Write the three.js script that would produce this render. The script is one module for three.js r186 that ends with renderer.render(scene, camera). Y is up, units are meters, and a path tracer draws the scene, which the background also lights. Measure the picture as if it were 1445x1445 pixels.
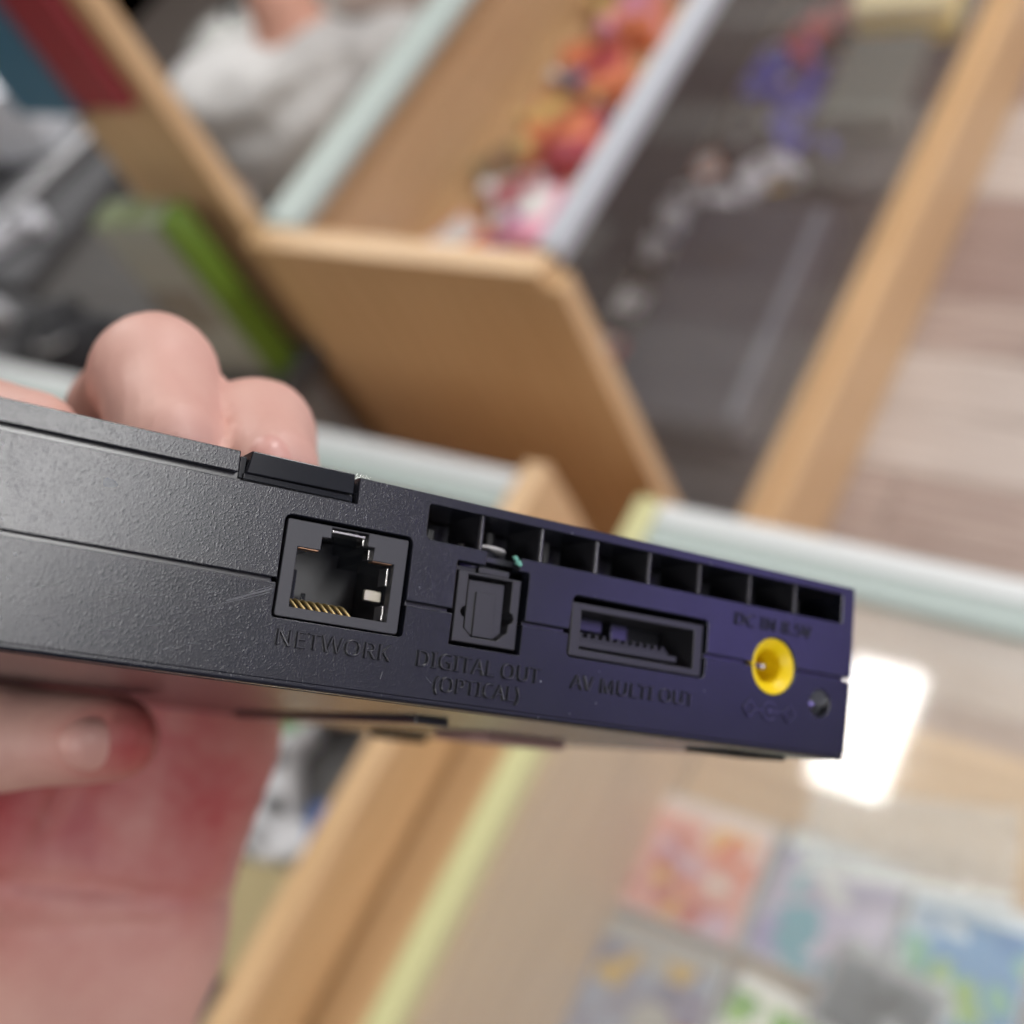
import * as THREE from 'three';
import { RoundedBoxGeometry } from 'three/addons/geometries/RoundedBoxGeometry.js';
import { mergeGeometries, mergeVertices, toCreasedNormals } from 'three/addons/utils/BufferGeometryUtils.js';
import { MarchingCubes } from 'three/addons/objects/MarchingCubes.js';
import { ImprovedNoise } from 'three/addons/math/ImprovedNoise.js';
import { FontLoader } from 'three/addons/loaders/FontLoader.js';
import { TextGeometry } from 'three/addons/geometries/TextGeometry.js';
import { RectAreaLightUniformsLib } from 'three/addons/lights/RectAreaLightUniformsLib.js';

// ------------------------------------------------------------------ camera, light, exposure
const scene = new THREE.Scene();
scene.background = new THREE.Color(0x000000);
const camera = new THREE.PerspectiveCamera(44.87, 1, 0.01, 30);
{
  const m = new THREE.Matrix4().makeBasis(
    new THREE.Vector3(0.812225, -0.365344, -0.45477),
    new THREE.Vector3(-0.191926, 0.568823, -0.799753),
    new THREE.Vector3(0.550868, 0.736861, 0.391893));
  camera.quaternion.setFromRotationMatrix(m);
  camera.position.set(0, 1.6, 0);
  camera.focus = 0.156; camera.userData.fStop = 11.2;
}
scene.add(camera);
const renderer = new THREE.WebGLRenderer({ antialias: true });
renderer.toneMapping = THREE.LinearToneMapping;
renderer.toneMappingExposure = 1.15;
renderer.shadowMap.enabled = true;
RectAreaLightUniformsLib.init();
const LAMP = { w: 0.17, d: 0.32, y: 2.75, radiance: 16, color: new THREE.Color(1.0, 0.99, 0.972) };
const LAMP_SPOTS = [[-0.81, -1.09]];
const LONG = { w: 0.30, d: 1.20 }, LONG_SPOTS = [[2.1, -0.55, 34], [2.1, -2.4, 30], [-2.45, -1.7, 30], [0.35, -2.3, 30], [-1.3, 1.3, 9], [0.9, 1.35, 7]];   // x, z, radiance; the last two are unseen fill added behind the camera

// ------------------------------------------------------------------ helpers
let seed = 12345;
const rnd = () => { seed = (seed * 1664525 + 1013904223) >>> 0; return seed / 4294967296; };
const rr = (a, b) => a + (b - a) * rnd();
const noise = new ImprovedNoise();
const lin = (r, g, b) => new THREE.Color().setRGB(r, g, b);
const taken = {};
function numbered(n) { const k = taken[n] = (taken[n] ?? -1) + 1; return k ? `${n}_${String(k).padStart(3, '0')}` : n; }
function shade(o) { o.traverse(c => { if (c.isMesh) { c.castShadow = true; c.receiveShadow = true; } }); return o; }
function thing(name, label, category, [x, y, z] = [0, 0, 0], turn = 0, group) {
  const o = new THREE.Group(); o.name = numbered(name); scene.add(o);
  o.position.set(x, y, z); o.rotation.y = turn; o.userData = { label, category };
  if (group) o.userData.group = group;
  return o;
}
function part(name, geo, m, parent, at, label) {
  const g = Array.isArray(geo) ? (geo.length > 1 ? mergeGeometries(geo.map(q => { const k = q.index ? q.toNonIndexed() : q; for (const a of Object.keys(k.attributes)) if (!['position', 'normal', 'uv'].includes(a)) k.deleteAttribute(a); return k; })) : geo[0]) : geo;
  const o = new THREE.Mesh(g, m); o.name = name; o.castShadow = o.receiveShadow = true;
  if (at) o.position.set(...at);
  if (label) o.userData.label = label;
  parent.add(o); return o;
}
function struct(name, parent = scene) { const o = new THREE.Group(); o.name = name; o.userData.kind = 'structure'; parent.add(o); return o; }
function dup(root, [x, y, z], turn, label, group) {
  const r = root.clone(); r.name = numbered(root.name.replace(/_\d{3}$/, '')); scene.add(r); r.position.set(x, y, z); r.rotation.set(0, turn, 0);
  r.userData = { ...root.userData }; if (label) r.userData.label = label; if (group) r.userData.group = group;
  return r;
}
// a box with its edges rounded and uv in metres; the grain runs along `grain`
function board(w, h, d, grain = 'x', r = 0.0015) {
  const g = new RoundedBoxGeometry(w, h, d, 2, Math.min(r, w / 2.1, h / 2.1, d / 2.1));
  return metreUV(g, grain);
}
function metreUV(g, grain = 'x') {
  const p = g.attributes.position, n = g.attributes.normal, uv = new Float32Array(p.count * 2), ax = { x: 0, y: 1, z: 2 }[grain];
  const off = rnd() * 3, off2 = rnd() * 3;
  for (let i = 0; i < p.count; i++) {
    const P = [p.getX(i), p.getY(i), p.getZ(i)], N = [n.getX(i), n.getY(i), n.getZ(i)].map(Math.abs);
    const k = N.indexOf(Math.max(...N)); let a = [0, 1, 2].filter(q => q !== k);
    if (a[1] === ax) a = [a[1], a[0]];
    uv[2 * i] = P[a[0]] + off; uv[2 * i + 1] = P[a[1]] + off2;
  }
  g.setAttribute('uv', new THREE.BufferAttribute(uv, 2)); return g;
}
const box = (w, h, d, x = 0, y = 0, z = 0, grain, r) => board(w, h, d, grain, r).translate(x, y, z);
const cyl = (r0, r1, h, x = 0, y = 0, z = 0, n = 24) => new THREE.CylinderGeometry(r0, r1, h, n).translate(x, y, z);
function dataTex(n, m, fn, srgb, repeat) {
  const a = new Uint8Array(n * m * 4);
  for (let j = 0; j < m; j++) for (let i = 0; i < n; i++) { const c = fn(i, j), k = (j * n + i) * 4; a[k] = c[0]; a[k + 1] = c[1]; a[k + 2] = c[2]; a[k + 3] = 255; }
  const t = new THREE.DataTexture(a, n, m); t.wrapS = t.wrapT = THREE.RepeatWrapping; t.magFilter = THREE.LinearFilter; t.minFilter = THREE.LinearMipmapLinearFilter; t.generateMipmaps = true;
  if (srgb) t.colorSpace = THREE.SRGBColorSpace;
  if (repeat) t.repeat.set(...repeat);
  t.needsUpdate = true; return t;
}
// periodic value noise
function vnoise(n, s) {
  let q = s; const R = () => { q = (q * 1664525 + 1013904223) >>> 0; return q / 4294967296; };
  const a = new Float32Array(n * n).map(R), f = t => t * t * (3 - 2 * t);
  return (x, y) => { x = ((x % n) + n) % n; y = ((y % n) + n) % n; const i = x | 0, j = y | 0, i1 = (i + 1) % n, j1 = (j + 1) % n, u = f(x - i), v = f(y - j); return (a[j * n + i] * (1 - u) + a[j * n + i1] * u) * (1 - v) + (a[j1 * n + i] * (1 - u) + a[j1 * n + i1] * u) * v; };
}
// rounded polygon: points [x, y, radius?]
function poly(pts, path = new THREE.Shape()) {
  const n = pts.length;
  pts.forEach((p, i) => {
    if (p.arc) { const [cx, cy, r, a0, a1, cw] = p.arc; path.absarc(cx, cy, r, a0, a1, cw); return; }
    const a = pts[(i + n - 1) % n], b = pts[(i + 1) % n], r = p[2] || 0;
    if (!r || a.arc || b.arc) { i ? path.lineTo(p[0], p[1]) : path.moveTo(p[0], p[1]); return; }
    const la = Math.hypot(a[0] - p[0], a[1] - p[1]), lb = Math.hypot(b[0] - p[0], b[1] - p[1]);
    const s = [p[0] + (a[0] - p[0]) * r / la, p[1] + (a[1] - p[1]) * r / la], e = [p[0] + (b[0] - p[0]) * r / lb, p[1] + (b[1] - p[1]) * r / lb];
    i ? path.lineTo(...s) : path.moveTo(...s); path.quadraticCurveTo(p[0], p[1], ...e);
  });
  path.closePath(); return path;
}
const MM = 0.001;
// extrude an outline in millimetres from depth w0 (back) to w1 (front)
function plate(pts, w0, w1, bevel = 0.12, holes = [], seg = 2) {
  const s = poly(pts); for (const h of holes) s.holes.push(poly(h, new THREE.Path()));
  const b = bevel;
  const g = new THREE.ExtrudeGeometry(s, { depth: w1 - w0 - 2 * b, bevelEnabled: b > 0, bevelSize: b, bevelThickness: b, bevelOffset: -b, bevelSegments: seg, curveSegments: 20 });
  const uv = g.attributes.uv; for (let i = 0; i < uv.count; i++) uv.setXY(i, uv.getX(i) * MM, uv.getY(i) * MM);
  return g.translate(0, 0, w0 + b).scale(MM, MM, MM);
}
const rect = (u0, v0, u1, v1, r = 0) => [[u0, v0, r], [u1, v0, r], [u1, v1, r], [u0, v1, r]];
const circ = (u, v, r) => [{ arc: [u, v, r, 0, Math.PI * 2, false] }];
const mbox = (u0, u1, v0, v1, w0, w1, r = 0.15) => board((u1 - u0) * MM, (v1 - v0) * MM, (w1 - w0) * MM, 'x', r * MM).translate((u0 + u1) / 2 * MM, (v0 + v1) / 2 * MM, (w0 + w1) / 2 * MM);
// iso-surface of a distance function on a cubic grid (units of the function), smooth normals
function isoMesh(fn, [cx, cy, cz], half, res) {
  const mc = new MarchingCubes(res, new THREE.MeshBasicMaterial(), false, false, 400000);
  mc.isolation = 0; let k = 0;
  for (let z = 0; z < res; z++) for (let y = 0; y < res; y++) for (let x = 0; x < res; x++)
    mc.field[k++] = -fn(cx + (x - res / 2) / (res / 2) * half, cy + (y - res / 2) / (res / 2) * half, cz + (z - res / 2) / (res / 2) * half);
  mc.update();
  const n = mc.count, pos = new Float32Array(mc.positionArray.slice(0, n * 3));
  for (let i = 0; i < n; i++) { pos[3 * i] = pos[3 * i] * half + cx; pos[3 * i + 1] = pos[3 * i + 1] * half + cy; pos[3 * i + 2] = pos[3 * i + 2] * half + cz; }
  let g = new THREE.BufferGeometry(); g.setAttribute('position', new THREE.BufferAttribute(pos, 3));
  g = mergeVertices(g, half * 1e-5); g.computeVertexNormals(); return g;
}
function capsule(ax, ay, az, ra, bx, by, bz, rb) {
  const dx = bx - ax, dy = by - ay, dz = bz - az, L2 = dx * dx + dy * dy + dz * dz;
  return (x, y, z) => { const px = x - ax, py = y - ay, pz = z - az; let t = (px * dx + py * dy + pz * dz) / L2; t = t < 0 ? 0 : t > 1 ? 1 : t; const qx = px - dx * t, qy = py - dy * t, qz = pz - dz * t; return Math.sqrt(qx * qx + qy * qy + qz * qz) - (ra + (rb - ra) * t); };
}
const chainCaps = a => a.slice(1).map((b, i) => capsule(...a[i], ...b));
const smin = (a, b, k) => { const h = Math.max(k - Math.abs(a - b), 0) / k; return Math.min(a, b) - h * h * k * 0.25; };
const group1 = (caps, k) => (x, y, z) => { let d = 1e9; for (const c of caps) d = smin(d, c(x, y, z), k); return d; };

// ------------------------------------------------------------------ materials
const std = (c, rough = 0.6, o = {}) => new THREE.MeshStandardMaterial({ color: c, roughness: rough, ...o });
const phys = (c, rough, o = {}) => new THREE.MeshPhysicalMaterial({ color: c, roughness: rough, ...o });
// moulded grain of the black plastic, 40 mm a tile
const n1 = vnoise(110, 7), n2 = vnoise(190, 8), n3 = vnoise(24, 9), n4 = vnoise(6, 4);
const grainBump = dataTex(1024, 1024, (i, j) => {
  const x = i / 1024, y = j / 1024; let v = 0.5 * n1(x * 110, y * 110) + 0.5 * n2(x * 190, y * 190); v = Math.max(0, (v - 0.35) / 0.65); v = v * v;
  const c = Math.max(0, Math.min(255, 255 * 1.6 * v)); return [c, c, c];
}, false, [50, 50]);
const specks = []; { for (let i = 0; i < 90; i++) specks.push([rr(0, 1024), rr(0, 1024), rr(0.6, 1.7), rr(0.2, 0.8)]); }
const plasticMap = (() => {
  const n = 1024, a = new Float32Array(n * n);
  for (const [x, y, r, s] of specks) for (let j = -3; j <= 3; j++) for (let i = -3; i <= 3; i++) { const d = Math.hypot(i, j); if (d < r) a[((y + j + n) % n | 0) * n + ((x + i + n) % n | 0)] = s; }
  return dataTex(n, n, (i, j) => {
    const x = i / n, y = j / n, w = n3(x * 24, y * 24) * 0.5 + n4(x * 6, y * 6) * 0.5, s = a[j * n + i];
    return [25 + 8 * w + 130 * s, 27 + 8 * w + 130 * s, 36 + 9 * w + 125 * s];
  }, true, [12.5, 12.5]);
})();
const M = {
  shell: phys(lin(1, 1, 1), 0.27, { map: plasticMap, bumpMap: grainBump, bumpScale: 0.0000105, ior: 1.58 }),
  shellSmooth: phys(lin(0.016, 0.017, 0.024), 0.28, { ior: 1.75 }),
  letter: phys(lin(0.024, 0.025, 0.033), 0.26, { ior: 1.58 }),
  jack: std(lin(0.036, 0.037, 0.045), 0.45),
  port: std(lin(0.030, 0.030, 0.036), 0.4),
  gloss: phys(lin(0.014, 0.016, 0.021), 0.16),
  rib: phys(lin(0.03, 0.03, 0.036), 0.22),
  rubber: std(lin(0.012, 0.012, 0.013), 0.8),
  pinkPad: std(lin(0.33, 0.20, 0.19), 0.6),
  gold: std(lin(0.80, 0.62, 0.30), 0.45, { metalness: 1 }),
  steel: std(lin(0.75, 0.74, 0.72), 0.22, { metalness: 1 }),
  copper: std(lin(0.62, 0.36, 0.22), 0.35, { metalness: 1 }),
  tin: std(lin(0.45, 0.45, 0.46), 0.4, { metalness: 1 }),
  washer: std(lin(0.72, 0.71, 0.70), 0.5),
  yellow: phys(lin(0.86, 0.62, 0.004), 0.42),
  teal: std(lin(0.18, 0.45, 0.38), 0.9),
  nail: phys(lin(0.70, 0.38, 0.33), 0.35),
};
M.dark = M.shellSmooth;   // inner faces are the same black plastic as the shell
// laminate wood: grain along u
const wa = vnoise(8, 21), wb = vnoise(128, 22), wc = vnoise(32, 23);
function woodTex(c0, c1) {
  return dataTex(512, 512, (i, j) => {
    const u = i / 512, v = j / 512;
    const ring = 0.5 + 0.5 * Math.sin((v * 16 + 1.2 * wa(u * 8, v * 8)) * Math.PI * 2);
    const f = 0.35 * ring + 0.4 * wb(u * 8, v * 128) + 0.25 * wc(u * 4, v * 32);
    return [0, 1, 2].map(k => c0[k] + (c1[k] - c0[k]) * f);
  }, true, [1.6, 2.2]);
}
const oakTex = woodTex([190, 154, 112], [216, 182, 140]);
M.oak = std(lin(1, 1, 1), 0.42, { map: oakTex });
M.glass = phys(lin(1, 1, 1), 0.03, { transmission: 1, thickness: 0, ior: 1.5 });
M.frontGlass = phys(lin(1, 1, 1), 0.03, { transmission: 1, thickness: 0, ior: 1.3 });
M.hazyGlass = phys(lin(0.95, 0.96, 0.95), 0.05, { transmission: 0.915, thickness: 0, ior: 1.5 });  // white reflection haze put into the pane's own colour
M.glassEdge = phys(lin(0.55, 0.70, 0.64), 0.25);
M.alu = std(lin(0.44, 0.46, 0.50), 0.75);
M.whiteRail = std(lin(0.62, 0.64, 0.64), 0.6);
M.paleGreen = std(lin(0.36, 0.42, 0.40), 0.5);
M.yellowTrim = std(lin(0.55, 0.53, 0.27), 0.5);
M.blackMat = std(lin(0.022, 0.022, 0.024), 0.8);
M.benchTop = std(lin(0.07, 0.07, 0.075), 0.6);
M.grey = std(lin(0.20, 0.20, 0.20), 0.7);
M.paint = std(lin(0.66, 0.66, 0.64), 0.9);
M.ceil = std(lin(0.78, 0.78, 0.76), 0.95);
M.violet = std(lin(0.13, 0.12, 0.17), 0.9);

// ------------------------------------------------------------------ the setting
{
  const floor = struct('floor');
  part('subfloor', board(7, 0.05, 7, 'x', 0.002).translate(0, -0.033, -0.5), std(lin(0.10, 0.08, 0.07), 0.8), floor);
  const tex = [[[166, 152, 144], [206, 196, 188]], [[138, 118, 110], [190, 174, 164]], [[182, 170, 162], [218, 208, 200]], [[124, 102, 96], [174, 154, 144]]].map(c => std(lin(1, 1, 1), 0.45, { map: woodTex(...c) }));
  const geos = [0, 1, 2].map(() => board(1.197, 0.008, 0.118, 'x', 0.0012));
  let k = 0;
  for (let r = 0; r < 24; r++) for (let c = 0; c < 4; c++) {
    const x = -2.6 + c * 1.2 + (r * 0.437 % 1.2), z = -0.3 - r * 0.12;
    part('plank', geos[k++ % 3], tex[Math.floor(rnd() * 4)], floor, [x, -0.004, z]);
  }
  const ceiling = struct('ceiling');
  part('ceiling_board', board(7, 0.06, 7, 'x', 0.002).translate(0, 2.83, -0.5), M.ceil, ceiling);
  const wall = (name, w, h, d, x, z, m) => { const o = struct(name); part('plaster', board(w, h, d, 'x', 0.002).translate(x, h / 2 + 0.001, z), m, o); };
  wall('wall_right', 0.08, 2.79, 6.9, 3.45, -0.5, M.violet);
}
// lit wall screen added unseen, so the console's far end mirrors violet
{
  const o = thing('wall_emitter', 'wall screen added out of view to throw violet blue light on the console', 'screen', [3.39, 0.92, -1.62]);
  part('emitter_frame', box(0.03, 0.62, 1.02, 0, 0.31, 0, 'z', 0.004), M.dark, o);
  part('display', box(0.006, 0.56, 0.96, -0.0185, 0.31, 0, 'z', 0.001), new THREE.MeshStandardMaterial({ color: 0x050505, emissive: lin(0.34, 0.24, 1.0), emissiveIntensity: 2.0 }), o);  // emissive sheet added for the violet reflection
  const l = new THREE.RectAreaLight(lin(0.34, 0.27, 1.0), 2.5, 0.96, 0.56); l.position.set(3.36, 1.23, -1.62); l.lookAt(0, 1.23, -1.62); scene.add(l);
}
// ceiling lights
{
  const glow = new THREE.MeshStandardMaterial({ color: 0xffffff, emissive: LAMP.color, emissiveIntensity: 8 });
  [...LAMP_SPOTS.map(p => [...p, LAMP]), ...LONG_SPOTS.map(([x, z, radiance]) => [x, z, { ...LAMP, ...LONG, radiance }])].forEach(([x, z, LAMP], i) => {
    const label = i === 0 ? 'small flat ceiling light panel in white frame, mirrored in the glass counter' : LAMP.d > 1 ? 'unseen long ceiling light panel in white frame over the shop' : 'small flat ceiling light panel in white frame over the shop';
    const o = thing('ceiling_light', label, 'ceiling light', [x, LAMP.y, z], 0, i === 0 ? null : LAMP.d > 1 ? 'long ceiling lights' : 'ceiling light panels');
    part('frame', [box(LAMP.w + 0.04, 0.03, 0.02, 0, 0.022, LAMP.d / 2 + 0.01), box(LAMP.w + 0.04, 0.03, 0.02, 0, 0.022, -LAMP.d / 2 - 0.01), box(0.02, 0.03, LAMP.d, LAMP.w / 2 + 0.01, 0.022, 0), box(0.02, 0.03, LAMP.d, -LAMP.w / 2 - 0.01, 0.022, 0)], M.whiteRail, o);
    part('diffuser', board(LAMP.w, 0.012, LAMP.d, 'x', 0.001).translate(0, 0.03, 0), glow, o);
    const l = new THREE.RectAreaLight(LAMP.color, LAMP.radiance, LAMP.w, LAMP.d);
    l.position.set(x, LAMP.y + 0.012, z); l.lookAt(x, 0, z); scene.add(l);
  });
}

// ------------------------------------------------------------------ display counters
function glassPane(w, h, d, at, parent, name = 'glass_pane') { return part(name, new THREE.BoxGeometry(w, h, d), M.glass, parent, at); }
const COUNTER_Y = 0.85;
// counter under the console: wooden case with glass top, its left side trimmed in yellow
{
  const o = thing('display_counter', 'glass-topped wooden display counter with pale yellow corner trim, holding flat game cases', 'counter', [0.22, 0, 0.05]);
  const X0 = -0.68, X1 = 0.68, Z0 = -0.485, Z1 = 0.42;   // local extents
  part('side_panel', box(0.02, 0.80, 0.89, X0 + 0.012, 0.42, (Z0 + Z1) / 2, 'z'), M.oak, o);
  part('side_panel', box(0.02, 0.80, 0.89, X1 - 0.012, 0.42, (Z0 + Z1) / 2, 'z'), M.oak, o);
  part('back_panel', box(1.31, 0.80, 0.018, 0, 0.42, Z1 - 0.012), M.oak, o);
  part('shelf', box(1.31, 0.02, 0.87, 0, 0.588, (Z0 + Z1) / 2 + 0.002), M.oak, o);
  part('base', box(1.31, 0.06, 0.87, 0, 0.033, (Z0 + Z1) / 2 + 0.002), M.oak, o);
  part('glass_top', new THREE.BoxGeometry(1.33, 0.006, 0.87), M.hazyGlass, o, [0, COUNTER_Y - 0.006, (Z0 + Z1) / 2]);
  part('front_glass', new THREE.BoxGeometry(1.31, 0.21, 0.005), M.glass, o, [0, 0.716, Z0 + 0.02]);
  part('front_board', box(1.31, 0.51, 0.018, 0, 0.318, Z0 + 0.012), M.oak, o);
  part('top_rail', box(1.336, 0.016, 0.018, 0.012, COUNTER_Y - 0.002, Z0 + 0.0095, 'x', 0.003), M.whiteRail, o);
  part('glass_channel', box(1.336, 0.012, 0.022, 0.012, COUNTER_Y - 0.0015, Z0 + 0.030, 'x', 0.002), M.paleGreen, o);
  part('corner_trim', box(0.020, 0.02, 0.90, X0 + 0.014, COUNTER_Y - 0.001, (Z0 + Z1) / 2 - 0.003, 'z', 0.004), M.yellowTrim, o, null, 'pale yellow edge trim');
}
// its neighbour on the left, divided from it by a raised wooden end board
{
  const o = thing('display_counter', 'glass-topped wooden display counter with raised oak end board, full of loose accessories', 'counter', [-1.23, 0, 0.05]);
  const X0 = -0.68, X1 = 0.69, Z0 = -0.485, Z1 = 0.42;
  part('end_board', box(0.024, 0.864, 0.915, X1 - 0.012, 0.433, (Z0 + Z1) / 2 - 0.002, 'z', 0.003), M.oak, o);
  part('end_board', box(0.02, 0.80, 0.89, X0 + 0.012, 0.42, (Z0 + Z1) / 2, 'z'), M.oak, o);
  part('ledge', box(0.068, 0.018, 0.70, X1 + 0.036, 0.775, 0.06, 'z', 0.002), M.oak, o);
  part('ledge_bracket', box(0.060, 0.05, 0.02, X1 + 0.032, 0.740, 0.30, 'x', 0.002), M.oak, o);
  part('back_panel', box(1.32, 0.80, 0.018, 0, 0.42, Z1 - 0.012), M.oak, o);
  part('shelf', box(1.32, 0.02, 0.87, 0, 0.608, (Z0 + Z1) / 2 + 0.002), std(lin(0.10, 0.10, 0.10), 0.7), o);
  part('base', box(1.32, 0.06, 0.87, 0, 0.033, (Z0 + Z1) / 2 + 0.002), M.oak, o);
  part('glass_top', new THREE.BoxGeometry(1.33, 0.006, 0.87), M.glass, o, [0, COUNTER_Y - 0.006, (Z0 + Z1) / 2]);
  part('front_board', box(1.31, 0.78, 0.018, 0, 0.43, Z0 + 0.012), M.oak, o);
  part('top_rail', box(1.345, 0.016, 0.018, -0.004, COUNTER_Y - 0.002, Z0 + 0.0095, 'x', 0.003), M.whiteRail, o);
  part('glass_channel', box(1.345, 0.012, 0.022, -0.004, COUNTER_Y - 0.0015, Z0 + 0.030, 'x', 0.002), M.paleGreen, o);
}
// the case across the gap: oak end panel, glass top between rails, tall front glass, oak kick board
const CASE_Z = -0.656, CASE_L = 2.0;
{
  const o = thing('display_case', 'long oak display case with glass top and front, seen past its plain end panel', 'display case', [-0.875, 0, CASE_Z]);
  const L = CASE_L, c = -L / 2;
  part('end_panel', box(0.396, 0.826, 0.022, 0, 0.416, -0.011, 'y', 0.002), M.oak, o);
  part('top_cap', box(0.404, 0.022, 0.030, 0, 0.8405, -0.012, 'x', 0.003), M.oak, o);
  part('front_stile', box(0.022, 0.826, 0.026, 0.208, 0.416, -0.012, 'y', 0.003), M.oak, o);
  part('back_panel', box(0.018, 0.80, L - 0.03, -0.193, 0.42, c - 0.012, 'z'), M.oak, o);
  part('end_panel', box(0.396, 0.826, 0.022, 0, 0.416, -L + 0.011, 'y', 0.002), M.oak, o);
  part('shelf', box(0.222, 0.016, L - 0.06, -0.078, 0.640, c - 0.005, 'z'), M.oak, o);
  part('shade_sheet', box(0.006, 0.40, L - 0.06, -0.1795, 0.425, c - 0.005, 'z', 0.001), M.blackMat, o, null, 'dark sheet added to shade the lower compartment');  // sheet added so the lower back wall goes dark
  part('floor_board', box(0.365, 0.02, L - 0.06, 0.002, 0.208, c - 0.005, 'z'), M.blackMat, o);
  part('glass_top', new THREE.BoxGeometry(0.37, 0.006, L - 0.06), M.glass, o, [0, 0.846, c - 0.01]);
  part('front_glass', new THREE.BoxGeometry(0.005, 0.62, L - 0.06), M.frontGlass, o, [0.196, 0.515, c - 0.01]);
  part('top_rail', box(0.026, 0.024, L - 0.03, 0.196, 0.8445, c - 0.014, 'z', 0.004), M.alu, o, null, 'silver front top rail');
  part('top_rail', box(0.05, 0.022, L - 0.03, -0.170, 0.8445, c - 0.014, 'z', 0.004), M.paleGreen, o, null, 'pale green glass-edge rail');
  part('kick_board', box(0.024, 0.186, L + 0.12, 0.212, 0.095, c - 0.064, 'z', 0.003), M.oak, o);
  part('bottom_rail', box(0.020, 0.026, L - 0.06, 0.190, 0.200, c - 0.01, 'z', 0.002), M.oak, o);
}
// low bench on the left and the tall board rising behind it
{
  const bench = (label, x, z, w, d) => {
    const o = thing('storage_bench', label, 'bench', [x, 0, z]);
    part('bench_top', box(w, 0.03, d, 0, 0.645, 0), M.benchTop, o);
    for (const q of [-w / 2 + 0.03, w / 2 - 0.03]) part('leg_panel', box(0.03, 0.628, d - 0.03, q, 0.315, 0, 'y'), M.grey, o);
    part('stretcher', box(w - 0.10, 0.06, 0.02, 0, 0.40, 0), M.grey, o);
  };
  bench('narrow dark bench behind the left glass counter, carrying the white and green box', -1.645, -0.565, 1.10, 0.20);
  bench('dark bench heaped with controllers behind the narrow one', -2.22, -0.92, 0.94, 0.46);
  const b = thing('tall_board', 'tall narrow oak partition board standing beside the display case', 'partition', [-1.178, 0, -0.69]);
  part('panel', box(0.15, 1.72, 0.022, 0, 0.885, 0, 'y', 0.002), M.oak, b);
  part('edge_strip', box(0.012, 1.72, 0.026, 0.0815, 0.885, 0, 'y', 0.002), M.oak, b);
  part('foot', box(0.18, 0.024, 0.10, 0, 0.0125, 0), M.oak, b);
  const sign = (name, label, x, w, y, h, c) => { const s = thing(name, label, 'sign', [x, y, -0.668]); part('plate', box(w, h, 0.016, 0, h / 2, 0, 'y', 0.003), std(c, 0.45), s); part('hanging_cord', new THREE.TorusGeometry(0.012, 0.0015, 8, 20).translate(0, h + 0.01, 0), M.dark, s); };
  sign('hanging_sign', 'dark red hanging panel fixed to the tall oak board', -1.158, 0.085, 1.03, 0.24, lin(0.32, 0.04, 0.05));
  sign('hanging_sign', 'dull blue hanging panel beside the red one', -1.262, 0.115, 1.02, 0.22, lin(0.06, 0.17, 0.26));
}

// ------------------------------------------------------------------ goods
// printed covers: generic flat artwork
function coverTex(cols, s) {
  const c = document.createElement('canvas'); c.width = 160; c.height = 160; const g = c.getContext('2d'); seed = s;
  g.fillStyle = cols[0]; g.fillRect(0, 0, 160, 160);
  for (let i = 0; i < 16; i++) { g.fillStyle = cols[1 + Math.floor(rnd() * (cols.length - 1))]; g.beginPath(); const x = rr(0, 160), y = rr(20, 150); g.ellipse(x, y, rr(8, 36), rr(8, 30), rr(0, 3), 0, 7); g.fill(); }
  g.fillStyle = cols[cols.length - 1]; g.fillRect(0, 0, 160, 20);
  const t = new THREE.CanvasTexture(c); t.colorSpace = THREE.SRGBColorSpace; return t;
}
const CASES = [
  ['orange and pink', ['#e8a090', '#e07850', '#c85a48', '#d8b0c8', '#e8a83c', '#ead2c8']],
  ['lilac and teal', ['#b8b0cc', '#9890c0', '#5a9cb0', '#8cc0cc', '#c8c0d8', '#e8ecea']],
  ['blue and green', ['#6898c8', '#4a80b8', '#80b89c', '#a8c0dc', '#9cc060', '#dde8f0']],
  ['sky blue and lime', ['#88b4dc', '#a8cc40', '#c4d850', '#6c9cd0', '#a0c8e8', '#e8eef2']],
  ['grey-violet and yellow', ['#8c8aa0', '#6c4a78', '#d0a840', '#9aa0b8', '#74708c', '#b0aca8']],
  ['slate and red', ['#98a0b4', '#b85048', '#88909c', '#a8b0c4', '#70789c', '#c0c4cc']],
  ['green and white', ['#dce4d4', '#78b838', '#98c860', '#f0f4ec', '#60a030', '#f4f4f0']],
  ['charcoal and grey', ['#4c5058', '#383c44', '#6a7078', '#888c94', '#2c3036', '#a0a4a8']],
  ['cream and brown', ['#d8c8b0', '#a88868', '#c0a080', '#e8dcc8', '#8c6c50', '#ece4d8']],
];
const coverMats = CASES.map(([, c], i) => std(lin(1, 1, 1), 0.35, { map: coverTex(c, 100 + i) }));
seed = 777;
function gameCase(kind, x, y, z, w, d, turn, where) {
  const o = thing('game_case', `flat ${CASES[kind][0]} game case ${where}`, 'game case', [x, y, z], turn, 'game cases');
  part('case', box(w, 0.013, d, 0, 0.0068, 0, 'x', 0.002), std(lin(0.55, 0.57, 0.60), 0.25), o);
  part('cover_print', new THREE.BoxGeometry(w - 0.008, 0.0006, d - 0.008), coverMats[kind], o, [0, 0.0139, 0]);
  part('spine', box(0.006, 0.0142, d - 0.002, -w / 2 + 0.001, 0.0072, 0, 'z', 0.001), std(lin(0.3, 0.3, 0.33), 0.3), o);
  return o;
}
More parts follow.
